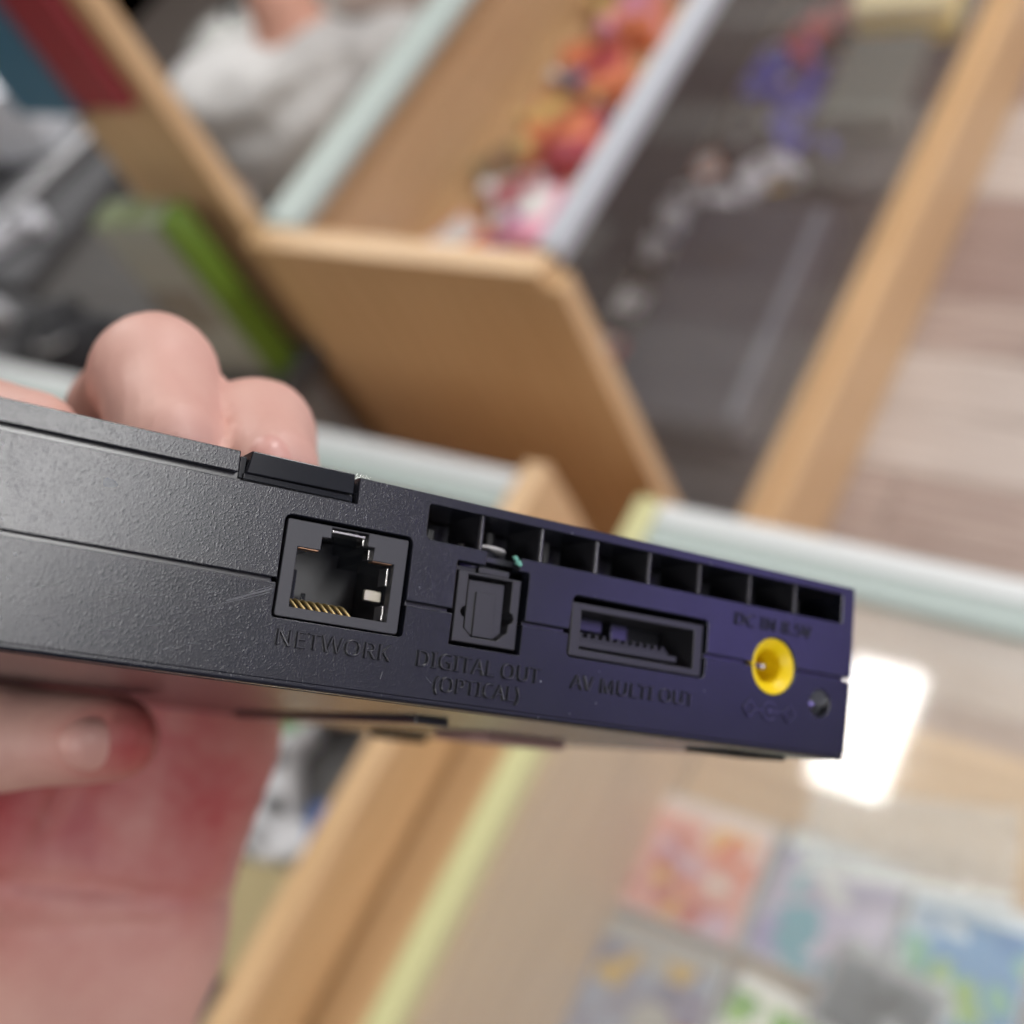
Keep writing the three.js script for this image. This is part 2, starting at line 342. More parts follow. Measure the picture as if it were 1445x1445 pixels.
{
  const y = 0.5985;
  const W = 'under counter glass';
  gameCase(0, -0.392, y, -0.239, 0.118, 0.108, 0.03, `${W}, far row, by the oak wall`);
  gameCase(1, -0.276, y, -0.243, 0.104, 0.110, -0.03, `${W}, far row, beside the orange one`);
  gameCase(2, -0.172, y, -0.240, 0.098, 0.110, 0.05, `${W}, in the far row`);
  gameCase(3, -0.066, y, -0.244, 0.098, 0.110, -0.04, `${W}, in the far row`);
  gameCase(4, -0.388, y, -0.122, 0.114, 0.110, 0.05, `${W}, second row, by the oak wall`);
  gameCase(6, -0.282, y, -0.122, 0.090, 0.108, -0.08, `${W}, in the second row`);
  gameCase(5, -0.272, y, -0.002, 0.105, 0.108, 0.04, `${W}, in the third row`);
  gameCase(7, -0.386, y, -0.004, 0.110, 0.108, 0, `${W}, in the third row`);
  gameCase(8, -0.160, y, -0.002, 0.098, 0.108, -0.06, `${W}, in the third row`);
  gameCase(1, 0.040, y, -0.244, 0.098, 0.108, 0.03, `${W}, next to the lime one`);
  gameCase(7, -0.212, y + 0.0146, -0.188, 0.084, 0.070, -0.12, `${W}, lying on top of others`);
  const sl = thing('clear_sleeve', 'clear crumpled plastic sleeve on the game cases under counter glass', 'plastic sleeve', [-0.232, y + 0.0292, -0.315], 0.2);
  const sg = new THREE.PlaneGeometry(0.16, 0.07, 24, 12).rotateX(-Math.PI / 2), sp = sg.attributes.position;
  for (let i = 0; i < sp.count; i++) sp.setY(i, 0.004 + 0.006 * noise.noise(sp.getX(i) * 60, sp.getZ(i) * 60, 2) + 0.004 * noise.noise(sp.getX(i) * 150, sp.getZ(i) * 150, 5));
  sg.computeVertexNormals();
  part('film', sg, phys(lin(0.9, 0.93, 0.95), 0.12, { transmission: 0.72, thickness: 0 }), sl);
  part('seal_strip', box(0.16, 0.003, 0.008, 0, 0.004, 0.036, 'x', 0.001), std(lin(0.75, 0.77, 0.78), 0.3), sl);
}
// game controllers
function gamepadShape() {
  const s = new THREE.Shape();
  s.moveTo(-0.030, 0.028); s.lineTo(0.030, 0.028);
  s.bezierCurveTo(0.052, 0.034, 0.070, 0.020, 0.074, -0.005); s.bezierCurveTo(0.080, -0.035, 0.082, -0.058, 0.068, -0.060);
  s.bezierCurveTo(0.056, -0.060, 0.048, -0.032, 0.036, -0.022); s.lineTo(-0.036, -0.022);
  s.bezierCurveTo(-0.048, -0.032, -0.056, -0.060, -0.068, -0.060); s.bezierCurveTo(-0.082, -0.058, -0.080, -0.035, -0.074, -0.005);
  s.bezierCurveTo(-0.070, 0.020, -0.052, 0.034, -0.030, 0.028); return s;
}
const padGeo = new THREE.ExtrudeGeometry(gamepadShape(), { depth: 0.016, bevelEnabled: true, bevelSize: 0.008, bevelThickness: 0.009, bevelOffset: -0.006, bevelSegments: 4, curveSegments: 10 }).rotateX(-Math.PI / 2).translate(0, 0.009, 0);
function gamepad(body, accent, label, at, turn, tilt = 0) {
  const o = thing('game_controller', label, 'controller', at, turn, 'game controllers'); o.rotation.z = tilt;
  part('shell', padGeo, std(body, 0.4), o);
  for (const x of [-0.026, 0.026]) { const s = part('thumbstick', [cyl(0.005, 0.006, 0.008, 0, 0.004, 0), cyl(0.0095, 0.0085, 0.005, 0, 0.010, 0)], M.rubber, o, [x, 0.0335, 0.013]); }
  part('direction_pad', [box(0.022, 0.005, 0.007, 0, 0, 0), box(0.007, 0.0052, 0.022, 0, 0, 0)], accent, o, [-0.050, 0.0355, -0.008]);
  for (const [x, z] of [[0, -0.011], [0, 0.011], [-0.011, 0], [0.011, 0]]) part('button', cyl(0.0042, 0.0045, 0.005, 0, 0, 0, 14), accent, o, [0.050 + x, 0.0355, -0.008 + z]);
  return o;
}
const padGrey = std(lin(0.30, 0.30, 0.31), 0.4), padBlack = std(lin(0.03, 0.03, 0.03), 0.4);
const KEEP = lin(0.03, 0.03, 0.034), SILVER = lin(0.34, 0.34, 0.36);
gamepad(KEEP, padGrey, 'black game controller with grey buttons among the game cases under counter glass', [-0.165, 0.5985, -0.125], 0.5);
// in the tall case: upper shelf of small toys and card packs
function cardPack(c1, c2, desc, x, y, z, turn, h = 0.022) {
  const o = thing('card_pack', desc, 'card pack', [x, y, z], turn, 'small boxed toys in the case');
  part('box', box(0.064, h, 0.09, 0, h / 2, 0, 'x', 0.002), std(c1, 0.4), o);
  part('label_band', new THREE.BoxGeometry(0.0646, h * 0.6, 0.03), std(c2, 0.4), o, [0, h * 0.5, 0.01]);
  part('top_print', new THREE.BoxGeometry(0.05, 0.0008, 0.05), std(c2, 0.4), o, [0, h + 0.0003, -0.012]);
}
function figurine(c1, c2, desc, x, y, z, s = 1) {
  const o = thing('vinyl_figure', desc, 'toy figure', [x, y, z], rr(0, 6), 'small boxed toys in the case'); o.scale.setScalar(s);
  const P = (a) => a.map(([r, h]) => new THREE.Vector2(r, h));
  part('base', cyl(0.02, 0.021, 0.005, 0, 0.0026, 0), padBlack, o);
  part('body', new THREE.LatheGeometry(P([[0, 0.005], [0.013, 0.005], [0.015, 0.015], [0.011, 0.034], [0.008, 0.042], [0, 0.044]]), 20), std(c1, 0.4), o);
  part('head', new THREE.SphereGeometry(0.014, 18, 14).scale(1, 0.92, 1).translate(0, 0.053, 0), std(c2, 0.4), o);
  for (const sx of [-1, 1]) part('arm', new THREE.CapsuleGeometry(0.004, 0.016, 4, 10).rotateZ(sx * 0.5).translate(sx * 0.015, 0.028, 0), std(c1, 0.4), o);
}
{
  const y = 0.649, S = 'on the oak case shelf';
  const or = lin(0.72, 0.22, 0.10), pk = lin(0.72, 0.30, 0.42), pu = lin(0.28, 0.12, 0.42), wh = lin(0.75, 0.73, 0.72), rd = lin(0.42, 0.05, 0.07), gd = lin(0.62, 0.44, 0.16), br = lin(0.25, 0.15, 0.09), bl = lin(0.10, 0.12, 0.32), gn = lin(0.16, 0.19, 0.10);
  cardPack(wh, pu, `white card pack with violet band ${S}`, -1.030, y, -0.800, 0.3);
  cardPack(or, wh, `orange card pack with white band ${S} beside the white one`, -0.976, y, -0.860, 1.2);
  cardPack(pu, pk, `purple card pack with pink band ${S}`, -0.918, y, -0.800, 0.5, 0.03);
  cardPack(pk, wh, `pink card pack with white band ${S} near the glass`, -0.890, y, -0.900, 0.1, 0.035);
  cardPack(wh, rd, `white card pack with red band ${S}`, -0.926, y, -0.925, 0.4, 0.03);
  cardPack(gn, br, `dark olive card pack with brown band ${S}`, -0.983, y, -0.985, 0.9);
  cardPack(rd, or, `dark red card pack with orange band ${S}`, -0.897, y, -1.035, 0.3, 0.04);
  cardPack(or, gd, `orange card pack with gold band ${S}`, -0.954, y, -1.075, 0.2, 0.03);
  cardPack(or, rd, `orange card pack with red band ${S}`, -0.908, y, -1.155, 0.5, 0.045);
  cardPack(br, or, `brown card pack with orange band ${S}`, -0.969, y, -1.190, 0.4, 0.03);
  cardPack(or, pk, `orange card pack with pink band ${S}`, -0.922, y, -1.280, 0.2, 0.04);
  cardPack(gd, br, `gold card pack with brown band ${S}`, -0.983, y, -1.330, 0.7, 0.03);
  cardPack(pk, gd, `pink card pack with gold band ${S}`, -0.908, y, -1.410, 0.2, 0.05);
  cardPack(wh, gd, `white card pack with gold band ${S}`, -0.972, y, -1.450, 0.3, 0.03);
  const mini = [[bl, wh, 'blue and white', -1.00, -0.835], [wh, or, 'white and orange', -0.925, -0.815], [gd, pu, 'gold and purple', -0.905, -0.885], [rd, wh, 'red and white', -0.965, -0.925], [pk, bl, 'pink and blue', -0.885, -1.005], [gn, gd, 'olive and gold', -0.985, -1.06], [wh, bl, 'white and blue', -0.935, -1.13], [or, wh, 'orange and white', -0.985, -1.15], [bl, gd, 'blue and gold', -0.895, -1.10], [pu, or, 'purple and orange', -0.955, -1.26], [wh, pk, 'white and pink', -0.915, -1.345], [gn, or, 'olive and orange', -0.985, -1.40]];
  for (const [a, b, n, x, z] of mini) figurine(a, b, `tiny ${n} figure standing among the card packs ${S}`, x, y, z, rr(0.6, 0.85));
  figurine(bl, or, `small blue figure with orange head ${S}`, -0.947, y, -0.745, 1);
  figurine(pu, wh, `small purple figure with white head ${S}`, -0.998, y, -0.760, 0.9);
  figurine(or, gd, `small orange figure with gold head ${S}`, -0.940, y, -0.990, 1);
  figurine(rd, pk, `small red figure with pink head ${S}`, -0.936, y, -1.225, 1);
}
// in the tall case: floor of black hardware behind the front glass
{
  const y = 0.2185;
  const o = thing('game_console', 'flat black video game console lying on the dark floor of the oak case', 'game console', [-0.840, y, -1.12], 0.05);
  part('body', [box(0.24, 0.062, 0.45, 0, 0.0313, 0, 'x', 0.006), box(0.222, 0.012, 0.432, 0, 0.0672, 0, 'x', 0.003)], std(lin(0.04, 0.042, 0.055), 0.45), o);
  part('edge_strip', box(0.014, 0.004, 0.41, 0.102, 0.0745, 0, 'z', 0.001), std(lin(0.16, 0.175, 0.21), 0.4), o);
  part('disc_tray', box(0.13, 0.010, 0.004, -0.01, 0.035, 0.2255), padBlack, o);
  for (let i = 0; i < 4; i++) part('vent_slot', box(0.10, 0.002, 0.006, -0.03, 0.0735, -0.12 + i * 0.014), M.dark, o);
  const G = 'on the dark floor of the oak case';
  gamepad(SILVER, padBlack, `silver game controller ${G}, nearest the black console`, [-1.000, y, -1.400], 0.6);
  gamepad(SILVER, padBlack, `silver game controller ${G}, between black ones`, [-1.010, y, -1.250], -0.4);
  gamepad(KEEP, padGrey, `black game controller with grey buttons ${G}`, [-0.985, y, -1.560], 1.9);
  gamepad(lin(0.05, 0.05, 0.30), std(lin(0.5, 0.4, 0.1), 0.4), `blue game controller with yellow buttons ${G}`, [-0.905, y, -1.690], 0.5);
  gamepad(lin(0.40, 0.04, 0.05), padBlack, `red game controller ${G} by the back wall`, [-0.96, y + 0.001, -1.83], 1.1);
  gamepad(KEEP, padGrey, `black controller with grey buttons on the case floor, beside the oak end panel`, [-0.975, y, -0.86], 2.4);
  const C = 'on the case floor';
  gamepad(lin(0.56, 0.56, 0.60), padGrey, `white controller ${C} behind the black console`, [-0.93, y, -1.44], 0.9);
  gamepad(KEEP, padBlack, `all-black controller ${C} behind the black console`, [-0.80, y, -1.47], 2.6);
  gamepad(lin(0.06, 0.06, 0.34), padBlack, `deep blue controller with black buttons ${C} near the grey box`, [-0.90, y, -1.56], 2.1);
  gamepad(lin(0.07, 0.08, 0.42), padGrey, `bright blue controller with grey buttons ${C} by the dark sheet at the back`, [-1.005, y, -1.71], 1.5);
  const smalls = [[lin(0.45, 0.06, 0.07), 'red', -1.02, -1.06], [lin(0.60, 0.60, 0.64), 'white', -1.03, -1.16], [lin(0.10, 0.14, 0.40), 'blue', -1.015, -1.33], [lin(0.50, 0.20, 0.12), 'rust', -1.025, -1.48], [lin(0.60, 0.47, 0.12), 'yellow', -0.86, -1.80], [lin(0.35, 0.36, 0.40), 'grey', -0.96, -1.62], [lin(0.62, 0.60, 0.58), 'ivory', -0.955, -2.02]];
  for (const [c, n, x, z] of smalls) { const m = thing('memory_card', `small ${n} memory card lying among the controllers on the case floor`, 'memory card', [x, y, z], rr(0, 3)); part('body', box(0.045, 0.012, 0.062, 0, 0.0062, 0, 'z', 0.002), std(c, 0.4), m); part('label_plate', box(0.032, 0.001, 0.034, 0, 0.0126, -0.006, 'z', 0.0003), std(lin(0.5, 0.5, 0.5), 0.5), m); part('connector', box(0.034, 0.007, 0.008, 0, 0.006, 0.0345, 'x', 0.001), padBlack, m); }
  const w = thing('remote_wand', 'slim beige motion wand on the dark floor of the oak case', 'remote', [-0.955, y, -1.03], -0.5);
  part('handle', new THREE.CapsuleGeometry(0.014, 0.13, 6, 16).rotateX(Math.PI / 2).translate(0, 0.0142, 0), std(lin(0.62, 0.56, 0.40), 0.4), w);
  part('button', cyl(0.006, 0.006, 0.004, 0, 0.029, -0.03, 14), padGrey, w);
  part('wrist_strap', new THREE.TorusGeometry(0.018, 0.0022, 8, 24).rotateX(Math.PI / 2).translate(0, 0.004, 0.100), padGrey, w);
  const bx1 = thing('boxed_game', 'dark grey-green cardboard box at the far end of the case floor', 'box', [-0.785, y, -1.66], 0.05);
  part('carton', box(0.13, 0.05, 0.20, 0, 0.0252, 0, 'z', 0.002), std(lin(0.10, 0.11, 0.10), 0.6), bx1); part('lid', box(0.134, 0.012, 0.204, 0, 0.0565, 0, 'z', 0.002), std(lin(0.13, 0.145, 0.13), 0.6), bx1);
  const bx2 = thing('boxed_game', 'yellow cardboard box at the far end of the case floor', 'box', [-0.80, y, -1.90], 0.1);
  part('carton', box(0.16, 0.07, 0.18, 0, 0.0352, 0, 'z', 0.002), std(lin(0.70, 0.52, 0.10), 0.6), bx2); part('lid', box(0.164, 0.014, 0.184, 0, 0.077, 0, 'z', 0.002), std(lin(0.76, 0.66, 0.36), 0.6), bx2);
  const cable = new THREE.CatmullRomCurve3([[-0.86, 0.2225, -1.60], [-0.835, 0.2225, -1.52], [-0.87, 0.2225, -1.45], [-0.90, 0.2225, -1.44]].map(p => new THREE.Vector3(...p)));
  const cb = new THREE.Mesh(new THREE.TubeGeometry(cable, 40, 0.004, 8), std(lin(0.62, 0.40, 0.06), 0.5)); cb.name = 'yellow_cable'; cb.userData = { label: 'mustard yellow cable on the dark floor of the oak case', category: 'cable' }; scene.add(shade(cb));
}
// loose accessories under the left counter's glass
{
  const y = 0.6185;
  const o = thing('toy_ball', 'bright green round toy with dark band under the left counter glass', 'toy', [-0.826, y, -0.228]);
  part('ball', new THREE.SphereGeometry(0.026, 24, 18).translate(0, 0.026, 0), std(lin(0.10, 0.42, 0.08), 0.4), o);
  part('band', new THREE.TorusGeometry(0.0262, 0.002, 8, 32).rotateX(Math.PI / 2).translate(0, 0.026, 0), padBlack, o);
  gamepad(lin(0.72, 0.73, 0.76), padGrey, 'white game controller under the left counter glass', [-0.800, y, -0.150], 2.2);
  const b = thing('boxed_game', 'small blue box under the left counter glass beside the white controller', 'box', [-0.690, y, -0.12], 0.5);
  part('carton', box(0.06, 0.03, 0.10, 0, 0.0152, 0, 'z', 0.002), std(lin(0.06, 0.12, 0.34), 0.5), b); part('lid', box(0.063, 0.008, 0.103, 0, 0.034, 0, 'z', 0.002), std(lin(0.08, 0.16, 0.42), 0.5), b);
  const t = thing('boxed_game', 'tan cardboard box under the left counter glass', 'box', [-0.745, y, -0.035], 0.2);
  part('carton', box(0.07, 0.03, 0.10, 0, 0.0152, 0, 'z', 0.002), std(lin(0.42, 0.34, 0.16), 0.6), t); part('lid', box(0.073, 0.008, 0.103, 0, 0.034, 0, 'z', 0.002), std(lin(0.46, 0.38, 0.2), 0.6), t);
  const p = thing('paper_card', 'pale folded price card under the left counter glass', 'card', [-0.66, y, 0.06], 0.3);
  part('front_flap', new THREE.BoxGeometry(0.09, 0.06, 0.001).rotateX(-0.4).translate(0, 0.0285, 0.012), std(lin(0.70, 0.74, 0.78), 0.8), p);
  part('rear_flap', new THREE.BoxGeometry(0.09, 0.06, 0.001).rotateX(0.4).translate(0, 0.0285, -0.0125), std(lin(0.70, 0.74, 0.78), 0.8), p);
  gamepad(KEEP, padGrey, 'black game controller with grey buttons under the left counter glass', [-0.74, y, -0.30], 0.4);
  gamepad(KEEP, padGrey, 'black game controller under the left counter glass beside the green toy', [-0.93, y, -0.06], 1.4);
}
// clutter on the benches at the left
{
  const y = 0.6605;
  const g = thing('console_box', 'upright white and green console box on the narrow dark bench', 'box', [-1.180, y, -0.622], 0.12); g.scale.set(0.85, 1, 0.8);
  part('carton', box(0.13, 0.255, 0.046, 0, 0.1277, 0, 'y', 0.003), std(lin(0.34, 0.35, 0.31), 0.5), g);
  part('green_side', box(0.022, 0.257, 0.049, 0.064, 0.1287, 0, 'y', 0.003), std(lin(0.11, 0.19, 0.02), 0.45), g);
  part('top_flap', box(0.10, 0.004, 0.050, -0.012, 0.2577, 0, 'x', 0.001), std(lin(0.30, 0.36, 0.20), 0.45), g);
  part('front_print', new THREE.BoxGeometry(0.09, 0.07, 0.0012), std(lin(0.22, 0.20, 0.16), 0.5), g, [-0.015, 0.12, 0.0236]);
  const w = thing('white_carton', 'white carton with open flap among the controllers on the far dark bench', 'box', [-2.03, y, -1.03], 0.3);
  part('carton', box(0.17, 0.13, 0.16, 0, 0.0652, 0, 'y', 0.004), std(lin(0.80, 0.82, 0.88), 0.7), w);
  part('flap', box(0.16, 0.003, 0.08, 0.02, 0.150, -0.09, 'x', 0.001).rotateX(0.1), std(lin(0.80, 0.82, 0.88), 0.7), w);
  const pole = thing('metal_bar', 'grey metal bar lying across the far dark bench', 'metal bar', [-1.868, y, -0.95], 1.35);
  part('bar', box(0.40, 0.03, 0.04, 0, 0.0152, 0, 'x', 0.004), M.tin, pole); part('end_cap', box(0.012, 0.034, 0.044, 0.204, 0.0172, 0), M.rubber, pole);
  const F = 'lying on the far dark bench', N = 'lying on the narrow dark bench', W = lin(0.50, 0.50, 0.54);
  gamepad(SILVER, padBlack, `silver controller with black buttons ${F}, behind the white carton`, [-2.22, y, -1.06], 0.4);
  gamepad(KEEP, padGrey, `black controller with grey buttons ${F}`, [-2.02, y, -0.83], 2.2);
  gamepad(W, padBlack, `off-white controller with black buttons ${F}`, [-1.855, y, -0.765], 1.0);
  gamepad(lin(0.14, 0.13, 0.18), padGrey, `dark violet controller ${F}`, [-2.20, y, -0.84], 0.3);
  gamepad(KEEP, padGrey, `black controller with grey buttons ${N}`, [-1.40, y, -0.60], 0.5);
  gamepad(KEEP, padBlack, `all-black controller ${N}`, [-1.58, y, -0.57], 2.0);
  gamepad(SILVER, padGrey, `silver controller with grey buttons ${N}`, [-1.76, y, -0.57], 1.2);
  const b = thing('boxed_game', 'pale lilac box on the narrow dark bench next to the white and green box', 'box', [-1.29, y, -0.535], -0.3);
  part('carton', box(0.08, 0.05, 0.09, 0, 0.0252, 0, 'x', 0.002), std(lin(0.30, 0.29, 0.35), 0.6), b); part('lid', box(0.084, 0.012, 0.094, 0, 0.0565, 0, 'x', 0.002), std(lin(0.36, 0.35, 0.41), 0.6), b);
  const bag = thing('cloth_bag', 'black drawstring cloth bag slumped on the narrow dark bench', 'bag', [-1.40, y, -0.535], 0.3);
  const bg = new THREE.SphereGeometry(0.075, 40, 28), bp = bg.attributes.position;
  for (let i = 0; i < bp.count; i++) { const x = bp.getX(i), q = bp.getY(i), z = bp.getZ(i), k = 1 + 0.16 * noise.noise(x * 30, q * 18, z * 30) + 0.06 * noise.noise(x * 80, q * 80, z * 80); bp.setXYZ(i, x * 1.15 * k, Math.max(-0.052, q * 0.85 * k), z * 0.9 * k); }
  bg.computeVertexNormals(); part('sack', bg.translate(0, 0.0525, 0), std(lin(0.02, 0.02, 0.024), 0.85), bag);
  part('drawstring', new THREE.TorusGeometry(0.022, 0.003, 8, 24).rotateX(1.2).translate(0.01, 0.112, 0.01), std(lin(0.4, 0.4, 0.4), 0.8), bag);
  const k = thing('backpack', 'grey patterned backpack on the floor behind the oak board', 'backpack', [-1.86, 0.0, -1.42], 0.3);
  const cm = std(lin(1, 1, 1), 0.85, { map: dataTex(128, 128, (i, j) => { const v = n4(i / 128 * 6, j / 128 * 6) * 0.6 + n3(i / 128 * 24, j / 128 * 24) * 0.4; const c = v < 0.42 ? 90 : v < 0.55 ? 140 : 185; return [c, c, c - 3]; }, true, [3, 3]) });
  part('bag', metreUV(new RoundedBoxGeometry(0.34, 0.60, 0.20, 6, 0.08), 'x').translate(0, 0.301, 0), cm, k);
  part('front_pocket', metreUV(new RoundedBoxGeometry(0.26, 0.24, 0.08, 5, 0.035), 'x').translate(0, 0.20, 0.11), cm, k);
  part('handle', new THREE.TorusGeometry(0.035, 0.008, 8, 20, Math.PI).translate(0, 0.598, 0), padBlack, k);
}
console.log('goods done');

// ------------------------------------------------------------------ person crouching behind the case
{
  const o = thing('person', 'person in a white t-shirt crouching behind the glass display case', 'person', [-1.46, 0, -1.15], Math.PI + 0.25);
  const skin = std(lin(0.62, 0.33, 0.25), 0.55), cloth = std(lin(0.58, 0.575, 0.57), 0.9), jeans = std(lin(0.05, 0.06, 0.10), 0.9);
  const arms = [], legs = [], hands = [];
  for (const s of [-1, 1]) {
    arms.push(...chainCaps([[s * 0.18, 0.67, 0.0, 0.052], [s * 0.24, 0.46, 0.12, 0.042], [s * 0.13, 0.40, 0.30, 0.028]]));
    for (let f = 0; f < 4; f++) hands.push(...chainCaps([[s * 0.13 + (f - 1.5) * 0.017, 0.395, 0.33, 0.012], [s * 0.12 + (f - 1.5) * 0.019, 0.375, 0.375, 0.0095], [s * 0.12 + (f - 1.5) * 0.019, 0.345, 0.392 - Math.abs(f - 1.5) * 0.006, 0.008]]));
    hands.push(...chainCaps([[s * 0.10, 0.395, 0.32, 0.013], [s * 0.075, 0.375, 0.345, 0.010], [s * 0.07, 0.36, 0.365, 0.009]]), capsule(s * 0.13, 0.40, 0.30, 0.026, s * 0.13, 0.393, 0.335, 0.026));
    legs.push(...chainCaps([[s * 0.09, 0.24, -0.03, 0.088], [s * 0.17, 0.44, 0.26, 0.064], [s * 0.15, 0.09, 0.10, 0.042]]), capsule(s * 0.15, 0.045, 0.08, 0.042, s * 0.17, 0.035, 0.27, 0.035));
  }
  const headF = group1([capsule(0, 0.78, 0.05, 0.052, 0, 0.70, 0.03, 0.062), capsule(0, 0.97, 0.10, 0.085, 0, 0.93, 0.12, 0.07), capsule(0, 0.945, 0.20, 0.012, 0, 0.915, 0.212, 0.016), capsule(0, 0.865, 0.155, 0.03, 0, 0.88, 0.14, 0.04), capsule(-0.088, 0.94, 0.09, 0.016, -0.086, 0.915, 0.10, 0.012), capsule(0.088, 0.94, 0.09, 0.016, 0.086, 0.915, 0.10, 0.012)], 0.03);
  const torso = group1([capsule(-0.14, 0.66, 0.0, 0.075, 0.14, 0.66, 0.0, 0.075), capsule(-0.08, 0.56, 0.03, 0.11, 0.08, 0.56, 0.03, 0.11), capsule(-0.06, 0.32, -0.03, 0.12, 0.06, 0.32, -0.03, 0.12), capsule(0, 0.6, 0.02, 0.12, 0, 0.4, 0, 0.12)], 0.06);
  const limbs = group1([...arms], 0.03), leg = group1(legs, 0.03), hnd = group1(hands, 0.008);
  const body = isoMesh((x, y, z) => smin(smin(smin(torso(x, y, z), headF(x, y, z), 0.03), smin(limbs(x, y, z), hnd(x, y, z), 0.012), 0.03), leg(x, y, z), 0.03), [0, 0.54, 0.12], 0.56, 110);
  part('body', body, skin, o);
  const sl = group1([capsule(-0.18, 0.67, 0, 0.066, -0.22, 0.53, 0.08, 0.062), capsule(0.18, 0.67, 0, 0.066, 0.22, 0.53, 0.08, 0.062)], 0.03);
  const fold = (x, y, z) => 0.006 * Math.sin(38 * y + 14 * x + 3 * noise.noise(x * 9, y * 9, z * 9)) + 0.004 * noise.noise(x * 22, y * 22, z * 22);
  const shirt = isoMesh((x, y, z) => { const d = smin(torso(x, y, z) - 0.012, sl(x, y, z), 0.03) + fold(x, y, z); const neck = 0.062 - Math.hypot(x, (y - 0.765) * 1.1, z - 0.045); return Math.max(d, neck, 0.24 - y); }, [0, 0.5, 0.05], 0.34, 90);
  part('shirt', shirt, cloth, o);
  part('trousers', isoMesh((x, y, z) => Math.max(smin(leg(x, y, z), torso(x, y, z), 0.03) - 0.009, y - 0.30 - Math.max(0, z - 0.05) * 1.2, 0.10 - y), [0, 0.32, 0.1], 0.38, 80), jeans, o);
  for (const s of [-1, 1]) part('shoe', new THREE.CapsuleGeometry(0.046, 0.18, 8, 16).rotateX(Math.PI / 2).scale(1, 0.9, 1).translate(s * 0.16, 0.0425, 0.17), padBlack, o);
  part('hair', new THREE.SphereGeometry(0.098, 28, 20, 0, Math.PI * 2, 0, Math.PI * 0.52).scale(0.98, 1.0, 1.08).rotateX(-0.25).translate(0, 0.965, 0.095), std(lin(0.03, 0.02, 0.015), 0.7), o);
  for (const s of [-1, 1]) part('eye', new THREE.SphereGeometry(0.010, 14, 10).translate(s * 0.032, 0.948, 0.180), std(lin(0.5, 0.48, 0.46), 0.3), o);
  part('mouth', new THREE.CapsuleGeometry(0.005, 0.034, 4, 10).rotateZ(Math.PI / 2).translate(0, 0.886, 0.191), std(lin(0.45, 0.16, 0.14), 0.5), o);
  shade(o);
}
console.log('person done');

